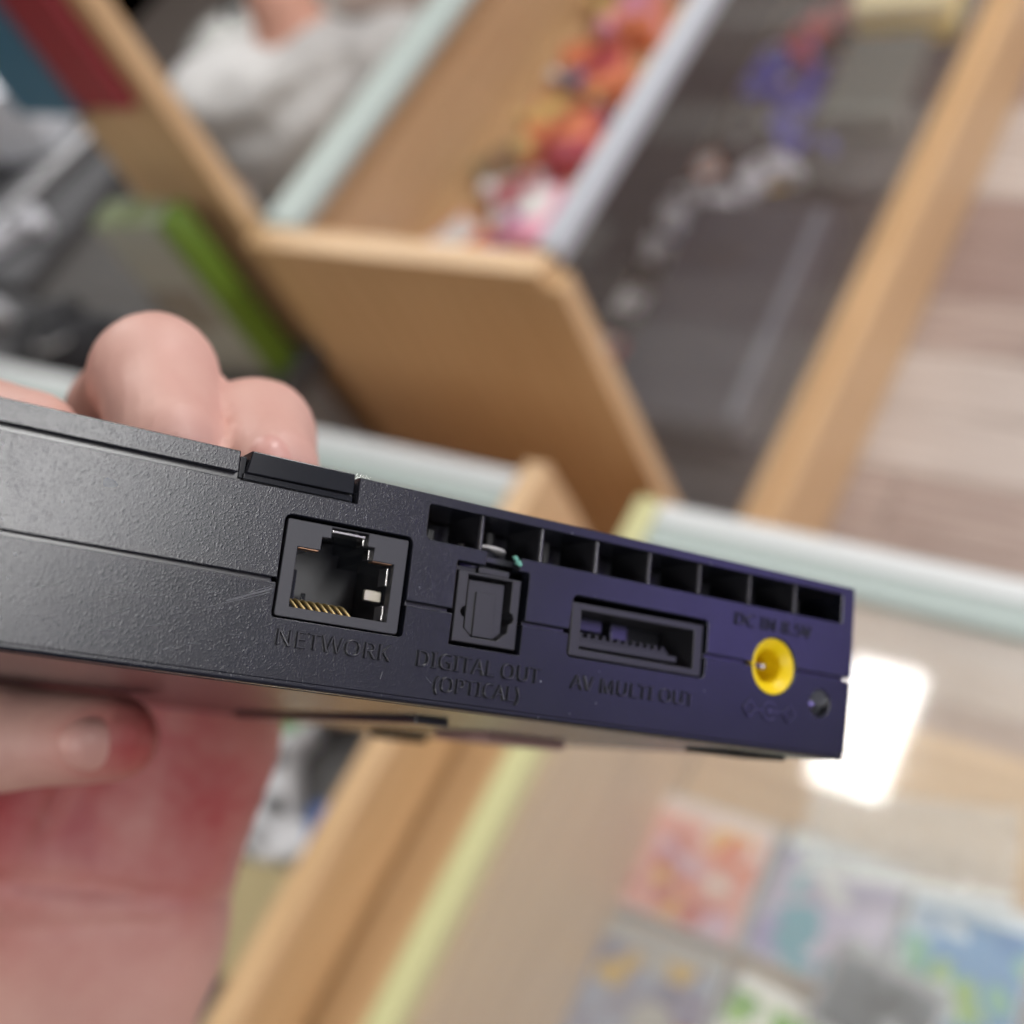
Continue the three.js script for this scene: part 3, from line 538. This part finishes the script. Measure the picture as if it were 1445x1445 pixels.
// ------------------------------------------------------------------ the console in the hand (local axes: x along the back, y up its side, z out of the back; millimetres)
const CONSOLE_M = new THREE.Matrix4().makeBasis(new THREE.Vector3(0.465592, -0.776868, -0.42391), new THREE.Vector3(-0.219119, 0.362889, -0.905703), new THREE.Vector3(0.857444, 0.514575, -0.001268));
const CONSOLE_P = new THREE.Vector3(-0.061067, 1.6 - 0.182768, -0.082581);
function inHand(o) { o.quaternion.setFromRotationMatrix(CONSOLE_M); o.position.copy(CONSOLE_P); return o; }
const con = inHand(thing('game_console', 'slim black video game console held in a hand, its row of rear ports facing out', 'game console'));
{
  const up = [
    [-230, -0.75], [-97.9, -0.75], [-97.9, 7.45, 1.1], [-80.1, 7.6, 1.1], [-80.1, -0.75], [-73.2, -0.75], [-73.2, 5.85, 0.3], [-68.85, 5.85], [-68.75, 7.85], [-78.25, 7.85, 1.0], [-78.25, 12.6, 0.5], [-2.4, 12.6, 0.2], [-2.4, 7.9, 0.2], [-63.35, 7.85], [-63.6, 5.95], [-61.8, 5.95, 0.6], [-61.9, -0.75], [-54.5, -0.75], [-54.2, 4.2, 0.9], [-29.8, 4.2, 0.9], [-29.8, -0.75], [-20.62, -0.75],
    { arc: [-16.2, -0.93, 4.43, Math.PI - 0.041, 0.041, true] }, [-11.77, -0.75], [0.3, -0.75, 0.2], [0.3, 14.0, 0.5], [-88.7, 14.0], [-88.65, 10.5], [-104.2, 10.4], [-230, 9.9]];
  part('upper_shell', [plate(up, -2.2, 0, 0.13),
    mbox(-88.3, 0.2, 12.9, 13.9, -151.9, -2.2), mbox(-230, -88.7, 9.9, 11.2, -151.9, -2.3),          // roof
    mbox(-1.7, 0.25, -0.7, 12.85, -151.9, -2.25), mbox(-230, -228.2, -0.7, 9.85, -151.9, -2.25), mbox(-228.1, -1.8, -0.7, 9.85, -152, -150)], M.shell, con);
  const low = [
    [-230, -13.1], [0.0, -13.1, 0.5], [0.15, -1.35, 0.7], [-11.79, -1.35], { arc: [-16.2, -0.93, 4.43, -0.0951, Math.PI + 0.0951, true] }, [-20.62, -1.35], [-29.8, -1.35], [-29.8, -4.55, 0.9], [-54.5, -4.55, 0.9], [-54.5, -1.35], [-62.1, -1.35], [-62.1, -5.5, 0.2], [-73.1, -5.5, 0.2], [-73.1, -1.35], [-79.95, -1.35], [-79.95, -5.6, 0.6], [-97.9, -5.6, 0.6], [-97.9, -1.35], [-230, -1.35]];
  const sill = new THREE.Shape(); sill.moveTo(0, 0.86); sill.lineTo(0, 0.55); sill.quadraticCurveTo(0, -0.02, 0.95, -0.02); sill.lineTo(3, -0.02); sill.lineTo(3, 0.86); sill.closePath();
  const sillG = new THREE.ExtrudeGeometry(sill, { depth: 229.0, bevelEnabled: true, bevelSize: 0.3, bevelThickness: 0.6, bevelOffset: -0.3, bevelSegments: 4, curveSegments: 10 }).rotateY(Math.PI / 2).translate(-229.6, -13.98, 0.0).scale(MM, MM, MM);
  metreUV(sillG);
  const lowPlate = [plate(low, -2.2, 0, 0.10, [circ(-6.1, -5.5, 2.15)]), sillG];
  for (const g of lowPlate) g.translate(0, 1.3 * MM, 0).rotateX(0.040).translate(0, -1.3 * MM, -0.06 * MM);
  part('lower_shell', [...lowPlate,
    mbox(-229.9, -0.1, -14, -12.6, -151.9, -3.2), mbox(-1.7, 0.1, -12.7, -1.35, -151.9, -2.4), mbox(-229.9, -228.2, -12.7, -1.35, -151.9, -2.4), mbox(-228.1, -1.8, -12.7, -1.35, -152, -150)], M.shell, con);
  part('inner_lip', [mbox(-229, -98.2, -2.6, 0.4, -2.9, -1.1), mbox(-79.8, -73.4, -2.6, 0.4, -2.9, -1.1), mbox(-61.7, -54.7, -2.6, 0.4, -2.9, -1.1), mbox(-29.5, -20.9, -2.6, 0.4, -2.9, -1.1), mbox(-11.5, -0.4, -2.6, 0.4, -2.9, -1.1), mbox(-229, -89, 9.2, 12.2, -3.6, -1.3), mbox(-227, -3, -12.5, 12.5, -40, -36)], M.dark, con);
  // lid edge and latch cover along the top
  part('disc_lid', [plate([[-230, 11.0], [-104.7, 11.3, 0.15], [-104.75, 14.0, 0.2], [-230, 14.0, 0.3]], -2.2, 0, 0.13), mbox(-230, -104.9, 11.3, 13.9, -151.9, -2.2), mbox(-104.9, -88.8, 11.3, 13.7, -151.9, -2.2)], M.shell, con);
  const latch = new THREE.Shape(); latch.moveTo(-103.7 * MM, 11.45 * MM); latch.lineTo(-89.4 * MM, 11.65 * MM); latch.lineTo(-89.45 * MM, 14.3 * MM); latch.lineTo(-103.3 * MM, 14.3 * MM); latch.closePath();
  part('latch_cover', [new THREE.ExtrudeGeometry(latch, { depth: 4 * MM, bevelEnabled: true, bevelSize: 0.14 * MM, bevelThickness: 0.14 * MM, bevelOffset: -0.14 * MM, bevelSegments: 3 }).translate(0, 0, -4.05 * MM), mbox(-103.9, -89.2, 10.7, 11.5, -4, -0.5, 0.1), mbox(-104.4, -103.6, 10.8, 13.6, -4, -1.0, 0.1)], M.gloss, con, null, 'glossy black latch cover');
  // vent ribs
  for (const u of [-69.7, -60.0, -50.6, -41.1, -31.6, -21.6, -12.1]) {
    const rib = new THREE.Shape(); rib.absarc(0, 0, 0.42, Math.PI, 0, true); rib.lineTo(0.42, -9); rib.lineTo(-0.42, -9); rib.closePath();
    const g = new THREE.ExtrudeGeometry(rib, { depth: 5.2, bevelEnabled: false, curveSegments: 10 }).rotateX(Math.PI / 2).translate(0, 5.2, 0).scale(MM, MM, MM);
    part('vent_rib', g.translate(u * MM, 7.6 * MM, -0.95 * MM), M.rib, con);
  }
  part('vent_duct', [mbox(-79.3, -1.9, 6.7, 7.55, -13, -2.3), mbox(-79.6, -78.6, 7.6, 12.8, -13, -2.3), mbox(-79.3, -1.9, 7.6, 12.8, -14, -13)], M.dark, con);
  for (const [u, h] of [[-74, 3.2], [-64.5, 4.5], [-55, 4.8], [-46, 4.4], [-36.5, 4.6], [-26.5, 4.7], [-16.2, 4.5], [-5.5, 4.2]]) part('heat_fin', mbox(u - 0.5, u + 0.5, 7.6, 7.6 + h, -12.8, -7.5), std(lin(0.06, 0.06, 0.065), 0.4), con);
  // screw post seen through the broken rib, washer and green corrosion
  const wsh = part('screw_washer', new THREE.LatheGeometry([[1.3, 0], [3.5, 0], [3.6, 0.25], [3.5, 0.5], [1.3, 0.5], [1.3, 0]].map(([r, h]) => new THREE.Vector2(r * MM, h * MM)), 40), M.washer, con, [-66.8 * MM, 8.72 * MM, -6.0 * MM]);
  part('screw_post', cyl(2.2 * MM, 2.4 * MM, 1.1 * MM, 0, -0.56 * MM, 0, 24), M.dark, wsh);
  part('screw_head', cyl(1.25 * MM, 1.25 * MM, 0.8 * MM, 0, 0.5 * MM, 0, 24), M.tin, wsh);
  const crust = []; for (let i = 0; i < 16; i++) { const g = new THREE.IcosahedronGeometry(rr(0.14, 0.32) * MM, 1); const t = i / 15; crust.push(g.translate((-64.3 + 0.9 * t + rr(-0.2, 0.2)) * MM, (7.75 - 1.0 * t * t + rr(-0.2, 0.2)) * MM, rr(-0.7, 0.05) * MM)); }
  part('corrosion_crust', crust, M.teal, con);

  // network socket
  const jackOut = [[-97.55, -5.35, 0.5], [-80.7, -5.35, 0.5], [-80.55, 7.15, 0.25], [-97.4, 7.0, 0.25]];
  const jackOpen = [[-95.75, -4.0], [-82.4, -4.0], [-82.3, 3.6], [-85.4, 3.6], [-85.3, 5.3], [-86.3, 5.3], [-86.3, 7.0], [-86.3, 6.95], [-91.4, 6.8], [-91.4, 5.45], [-92.6, 5.35], [-92.65, 3.65], [-95.7, 3.6]].filter((p, i) => i !== 6);
  const net = part('network_socket', plate(jackOut, -1.9, -0.30, 0.10, [jackOpen.slice().reverse()]), M.jack, con);
  const ins = jackOpen.map(([x, y]) => [x + Math.sign(x + 89) * 0.25, y + Math.sign(y) * 0.2]);
  part('socket_walls', plate(jackOut.map(([x, y]) => [x * 1, y * 1]), -13, -1.95, 0, [ins.slice().reverse()]), M.gloss, net);
  part('socket_back', mbox(-97, -81, -5.2, 7, -14, -13.05), M.dark, net);
  part('socket_floor', [mbox(-95.6, -82.6, -4.15, -3.7, -12.9, -4.6), mbox(-95.6, -87.6, -3.7, -2.6, -12.9, -7.5), mbox(-90.4, -89.8, -2.6, -0.6, -11.5, -11), mbox(-95.5, -91.8, -2.4, 2.2, -12.9, -10)], M.gloss, net);
  for (let i = 0; i < 8; i++) {
    const u = -95.15 + i * 1.02;
    const c = new THREE.CatmullRomCurve3([[u + 0.6, -4.15, -0.7], [u + 0.3, -3.55, -1.3], [u, -2.95, -2.2], [u - 0.1, -2.75, -4.2], [u - 0.1, -2.5, -8]].map(p => new THREE.Vector3(...p).multiplyScalar(MM)));
    part('contact_pin', new THREE.TubeGeometry(c, 14, 0.24 * MM, 8), M.gold, net);
  }
  part('shield_spring', [mbox(-91.2, -86.5, 6.3, 6.7, -3.5, -0.8, 0.1), mbox(-86.75, -86.4, 5.4, 6.6, -3.2, -1.2, 0.1), mbox(-85.75, -85.4, 3.75, 5.1, -3.0, -1.2, 0.1), mbox(-82.85, -82.5, 0.8, 3.2, -3.6, -1.2, 0.1), mbox(-82.85, -82.5, -3.8, -1.8, -3.6, -1.2, 0.1)], M.steel, net);
  part('shield_edge', [mbox(-95.6, -92.8, 3.5, 3.68, -1.9, -0.55, 0.05), mbox(-85.3, -82.5, 3.5, 3.68, -1.9, -0.55, 0.05)], M.copper, net);
  part('shield_tab', plate([[-85.0, -1.35, 0.3], [-82.5, -1.35, 0.3], [-82.5, 0.15, 0.3], [-85.0, 0.15, 0.3]], -3.2, -2.6, 0.15), std(lin(0.42, 0.39, 0.33), 0.4, { metalness: 1 }), net);

  // optical socket
  const opt = part('optical_socket', plate(rect(-72.55, -4.9, -62.7, 4.75), -4, -0.55, 0.14, [[[-71.0, 4.3], [-64.1, 4.35], [-64.1, 0.1], [-63.6, -0.15], [-63.35, -0.7], [-63.6, -1.3], [-64.1, -1.6], [-64.2, -2.7], [-65.7, -4.0], [-69.7, -4.0], [-71.0, -2.9], [-71.0, -1.5], [-71.45, -1.3], [-71.7, -0.8], [-71.45, -0.25], [-71.0, 0]]]), M.port, con);
  part('shutter', plate([[-70.6, 3.75], [-64.95, 3.85], [-64.9, -2.9], [-65.9, -3.75], [-69.6, -3.75], [-70.55, -2.9]], -3.2, -1.15, 0.12), M.port, opt);
  part('shutter_ridge', plate(rect(-69.4, -3.85, -66.3, 2.2), -1.3, -0.82, 0.08), M.port, opt);
  part('socket_back', mbox(-72.4, -62.8, -4.8, 4.7, -5.5, -4.05), M.dark, opt);
  part('socket_cap', [mbox(-69.3, -64.4, 4.8, 5.75, -4, -1.1, 0.15), mbox(-72.5, -69.4, 4.8, 5.5, -4, -1.7, 0.1)], M.port, opt);
  part('recess_wall', [mbox(-73.6, -61.5, 5.8, 6.6, -6, -4.2), mbox(-74, -61.4, -6.2, -5.3, -4.2, -2.25)], M.dark, opt);

  // multi AV socket
  const av = part('av_socket', plate([[-54.0, -4.3, 0.2], [-30.3, -4.35, 0.2], [-30.4, 3.4, 0.2], [-54.0, 3.3, 0.2]], -9, -0.45, 0.12, [[[-52.4, 2.3], [-32.0, 2.35], [-31.9, -3.35], [-52.3, -3.2]]]), M.port, con);
  part('socket_back', mbox(-53.9, -30.4, -4.2, 3.3, -10, -9.05), M.dark, av);
  part('tongue', mbox(-52.1, -34.2, -2.75, -1.85, -8.9, -1.5, 0.12), M.port, av);
  part('tongue_step', mbox(-51.2, -35.1, -1.85, -1.15, -8.9, -2.6, 0.1), M.port, av);
  for (let i = 0; i < 12; i++) part('contact_tooth', mbox(-50.9 + i * 1.34, -50.35 + i * 1.34, -1.2, -0.55, -8.9, -2.75, 0.06), M.port, av);
  part('upper_contacts', [mbox(-50.6, -45, 0.3, 2.2, -8.9, -6, 0.1), mbox(-43, -40, -0.4, 2.2, -8.9, -6.5, 0.1)], M.dark, av);

  // yellow power socket
  const L = a => new THREE.LatheGeometry(a.map(([r, h]) => new THREE.Vector2(r * MM, h * MM)), 56).rotateX(Math.PI / 2);   // height -> +z
  const dc = part('power_socket', L([[4.36, -9], [4.36, -0.45], [4.25, -0.3], [3.95, -0.32], [2.95, -1.15], [2.62, -1.45], [2.5, -1.9], [2.45, -9.5], [0.2, -9.5]]), M.yellow, con, [-16.2 * MM, -0.93 * MM, 0]);
  part('centre_pin', L([[0.62, -9.4], [0.62, -3.0], [0.56, -2.65], [0.3, -2.5], [0, -2.48]]), M.steel, dc);
  part('moulding_flash', new THREE.ConeGeometry(0.4 * MM, 0.9 * MM, 4).rotateZ(Math.PI / 2).translate(-4.5 * MM, 0.12 * MM, -0.25 * MM), M.yellow, dc);
  part('contact_slot', mbox(-2.6, -1.0, -0.35, 0.25, -2.4, -1.75, 0.05), M.dark, dc);
  // screw well
  const well = part('screw_well', L([[2.2, -0.4], [2.15, -0.9], [2.1, -3.6], [1.9, -3.9], [0, -3.9]]), std(lin(0.22, 0.23, 0.27), 0.3), con, [-6.1 * MM, -5.55 * MM, -0.1 * MM]);
  part('screw', [L([[1.75, -3.9], [1.75, -2.9], [1.2, -2.35], [0.0, -2.2]]), mbox(-1.3, 1.3, -0.18, 0.18, -2.6, -2.12, 0.03)], M.steel, well);
  // feet under the base
  const foot = (u, w, r, h, m, name = 'rubber_foot') => part(name, L([[0, 0], [r, 0], [r, h - 0.3], [r - 0.4, h], [0, h]]).rotateX(Math.PI / 2), m, con, [u * MM, -14 * MM, w * MM]);
  foot(-15, -134, 7, 1.8, M.rubber); foot(-214, -134, 7, 1.8, M.rubber); foot(-214, -16, 7, 1.4, M.rubber);
  part('rubber_foot', mbox(-16, -3.5, -14.7, -14.0, -21, -10, 0.3), M.rubber, con);
  part('base_pad', mbox(-31, -13, -15.7, -14, -84, -62, 0.6), M.pinkPad, con, null, 'pinkish grey pad under the base');
  part('base_rib', mbox(-62, -56, -15.2, -14, -120, -30, 0.4), M.shellSmooth, con);

  // raised lettering
  const font = await new FontLoader().loadAsync('fonts/droid/droid_sans_regular.typeface.json');
  const word = (txt, u0, u1, v0, h, w = 0) => {
    const g = new TextGeometry(txt, { font, size: 1, depth: 0.17, curveSegments: 5, bevelEnabled: true, bevelThickness: 0.05, bevelSize: 0.03, bevelOffset: -0.036, bevelSegments: 2 });
    g.computeBoundingBox(); const b = g.boundingBox, cap = 0.98;
    g.translate(-b.min.x, 0, 0).scale((u1 - u0) / (b.max.x - b.min.x) * MM, h / cap * MM, 1.9 * MM);
    return part('raised_lettering', metreUV(g), M.letter, con, [u0 * MM, v0 * MM, w * MM]);
  };
  const lw = v => -0.06 - 0.040 * Math.abs(v + 1.3);
  word('NETWORK', -96.8, -81.3, -8.95, 2.05, lw(-8.9)); word('DIGITAL OUT', -77.4, -58.4, -8.95, 2.1, lw(-8.9)); word('(OPTICAL)', -74.5, -61.4, -11.85, 2.0, lw(-11.8)); word('AV MULTI OUT', -53.3, -31.4, -8.9, 2.0, lw(-8.9)); word('DC IN 8.5V', -24.6, -8.9, 4.45, 1.85, -0.02);
  // rub marks on the lower half, pale plastic raised by a few hundredths of a millimetre
  const rub = (u0, v0, u1, v1, t) => { const L = Math.hypot(u1 - u0, v1 - v0); return board(L * MM, t * MM, 0.04 * MM, 'x', 0.01 * MM).rotateZ(Math.atan2(v1 - v0, u1 - u0)).rotateX(0.040).translate((u0 + u1) / 2 * MM, (v0 + v1) / 2 * MM, (lw((v0 + v1) / 2) + 0.005) * MM); };
  const marks = [rub(-106.2, -5.8, -101.5, -3.9, 0.10), rub(-103.8, -4.6, -98.3, -2.2, 0.22), rub(-102.6, -4.4, -98.6, -2.7, 0.10), rub(-101.2, -3.2, -98.4, -1.9, 0.08), rub(-82.2, -11.3, -82.0, -10.3, 0.12), rub(-75.8, -10.2, -74.9, -10.9, 0.05)];
  for (let i = 0; i < 26; i++) { const u = rr(-131, -100), v = rr(-11.5, -3), a = rr(0.1, 0.5), L = rr(0.4, 2.2); marks.push(rub(u, v, u + L * Math.cos(a), v + L * Math.sin(a), rr(0.02, 0.05))); }
  part('scuff_marks', marks, std(lin(0.085, 0.088, 0.10), 0.5), con);
  // polarity mark: minus in a diamond, C with a dot, plus in a diamond
  const ring = (n, r, t, rot, a = Math.PI * 2) => { const s = new THREE.Shape(); const P = (q, i, m) => { const x = rot + a * i / m; return [Math.cos(x) * q, Math.sin(x) * q]; }; for (let i = 0; i <= n; i++) { const p = P(r, i, n); i ? s.lineTo(...p) : s.moveTo(...p); } for (let i = n; i >= 0; i--) s.lineTo(...P(r - t, i, n)); s.closePath(); return new THREE.ExtrudeGeometry(s, { depth: 0.2, bevelEnabled: false }); };
  const z = lw(-7.9), S = MM, mk = (g, x, y) => g.scale(S, S, S).translate(x * MM, y * MM, z * MM);
  const dia = () => { const s = new THREE.Shape([[1.4, 0], [0, 1.4], [-1.4, 0], [0, -1.4]].map(p => new THREE.Vector2(...p))); s.holes.push(new THREE.Path([[1.0, 0], [0, -1.0], [-1.0, 0], [0, 1.0]].map(p => new THREE.Vector2(...p)))); return new THREE.ExtrudeGeometry(s, { depth: 0.24, bevelEnabled: false }); };
  const bar = (w, h) => new THREE.BoxGeometry(w, h, 0.4);
  part('polarity_mark', [mk(dia(), -20.6, -7.85), mk(dia(), -12.6, -7.9), mk(ring(28, 1.5, 0.3, 0.7, Math.PI * 2 - 1.4), -16.6, -7.87), mk(bar(0.7, 0.25), -20.6, -7.85), mk(bar(0.7, 0.25), -12.6, -7.9), mk(bar(0.25, 0.7), -12.6, -7.9), mk(ring(16, 0.42, 0.41, 0), -16.6, -7.87), mk(bar(1.1, 0.25), -18.65, -7.87), mk(bar(2.3, 0.25), -15.1, -7.87)], M.letter, con);
}
console.log('console done');

// ------------------------------------------------------------------ the hand (same axes as the console, millimetres)
{
  const o = inHand(thing('hand', 'bare hand and wrist gripping the black console from behind, thumb underneath', 'hand'));
  const F = {
    index: [[-112, 24, -138, 12.5], [-138, 25, -104, 9.6], [-136, 26.5, -76, 9.2], [-121, 22.6, -60, 8.2]],
    middle: [[-92, 30, -142, 12], [-101, 38.5, -92, 10.2], [-104, 37.2, -58, 10.2], [-103, 23, -44, 8.6]],
    ring: [[-71, 33, -140, 12], [-83.5, 32.5, -84, 10], [-87, 29.4, -52, 9.6], [-88, 22.0, -40, 8.0]],
    pinky: [[-54, 22, -150, 11], [-62, 24, -112, 8.8], [-66, 23, -90, 8.2], [-68, 21, -76, 7]],
    thumb: [[-120, -44, -168, 15], [-124, -30, -128, 11.5], [-112, -24.2, -98, 9.2], [-94, -22.2, -88, 8.0]],
  };
  const fingers = Object.values(F).map(c => group1(chainCaps(c), 3));
  const palm = group1([
    ...chainCaps([[-78, -72, -196, 22], [-104, -20, -182, 21], [-112, 24, -140, 12.5]]),
    ...chainCaps([[-72, -72, -196, 22], [-88, -10, -182, 19], [-92, 30, -142, 12]]),
    ...chainCaps([[-60, -72, -196, 22], [-66, -10, -182, 19], [-71, 33, -140, 12]]),
    ...chainCaps([[-55, -72, -196, 21], [-52, -20, -180, 19], [-54, 22, -152, 11]]),
    capsule(-57, -56, -184, 17, -52, -18, -176, 16),            // heel of the hand
    capsule(-84, -62, -186, 19, -112, -42, -172, 17),           // ball of the thumb
    ...chainCaps([[-78, -72, -196, 21], [-78, -120, -214, 23], [-86, -260, -262, 31]]),
    ...chainCaps([[-56, -72, -196, 21], [-55, -120, -214, 23], [-52, -260, -262, 31]]),
  ], 11);
  const sd = (x, y, z) => {
    let d = palm(x, y, z); let f = 1e9; for (const q of fingers) f = smin(f, q(x, y, z), 1.6);
    d = smin(d, f, 8);
    const front = 1 / (1 + Math.exp(-(z + 184) / 2.5));
    d += front * (1.9 * Math.exp(-(((y + 58 + 0.06 * (x + 70)) / 2.0) ** 2)) + 0.8 * Math.exp(-(((y + 66 - 0.05 * (x + 70)) / 1.8) ** 2)));
    d += front * 2.2 * Math.exp(-(((x + 84 - 0.30 * (y + 30) - 0.006 * (y + 40) ** 2) / 2.2) ** 2)) * Math.exp(-(((y + 26) / 26) ** 4));
    d += 0.35 * noise.noise(x * 0.11, y * 0.11, z * 0.11);
    return d;
  };
  const raw = isoMesh(sd, [-85, -60, -155], 130, 150);
  // skin colour: blotches of blood under the skin, redder over the pads of the palm and thumb, deepened by painted shade
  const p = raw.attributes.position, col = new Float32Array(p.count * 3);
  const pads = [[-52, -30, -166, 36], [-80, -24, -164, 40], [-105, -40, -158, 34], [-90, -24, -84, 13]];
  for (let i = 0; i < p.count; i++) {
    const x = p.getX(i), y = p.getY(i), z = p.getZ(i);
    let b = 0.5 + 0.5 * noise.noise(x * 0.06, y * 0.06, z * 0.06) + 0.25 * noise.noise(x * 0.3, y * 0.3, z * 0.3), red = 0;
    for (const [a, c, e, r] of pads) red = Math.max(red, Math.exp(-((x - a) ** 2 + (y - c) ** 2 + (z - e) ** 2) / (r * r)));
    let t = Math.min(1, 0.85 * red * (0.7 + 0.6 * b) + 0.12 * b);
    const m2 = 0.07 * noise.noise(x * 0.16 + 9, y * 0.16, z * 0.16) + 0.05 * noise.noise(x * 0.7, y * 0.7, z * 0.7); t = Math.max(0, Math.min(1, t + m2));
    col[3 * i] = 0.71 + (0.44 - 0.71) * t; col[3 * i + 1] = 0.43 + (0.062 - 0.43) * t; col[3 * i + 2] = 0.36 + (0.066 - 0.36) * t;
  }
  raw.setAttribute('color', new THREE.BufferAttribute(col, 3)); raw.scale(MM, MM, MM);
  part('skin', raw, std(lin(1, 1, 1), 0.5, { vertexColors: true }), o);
  const nail = (u, v, w, a, b, nx, ny, nz) => {
    const g = new THREE.SphereGeometry(1, 28, 20).scale(a, b, 3.4), q = new THREE.Quaternion().setFromUnitVectors(new THREE.Vector3(0, 0, 1), new THREE.Vector3(nx, ny, nz).normalize());
    part('fingernail', g.applyQuaternion(q).translate(u, v, w).scale(MM, MM, MM), M.nail, o);
  };
  nail(-98, -23.6, -83.6, 6.2, 4.8, 0.12, -0.30, 0.93);
  nail(-89.5, 22.2, -35.0, 4.0, 4.6, -0.1, 0.3, 0.9);
}
console.log('hand done');
renderer.render(scene, camera);
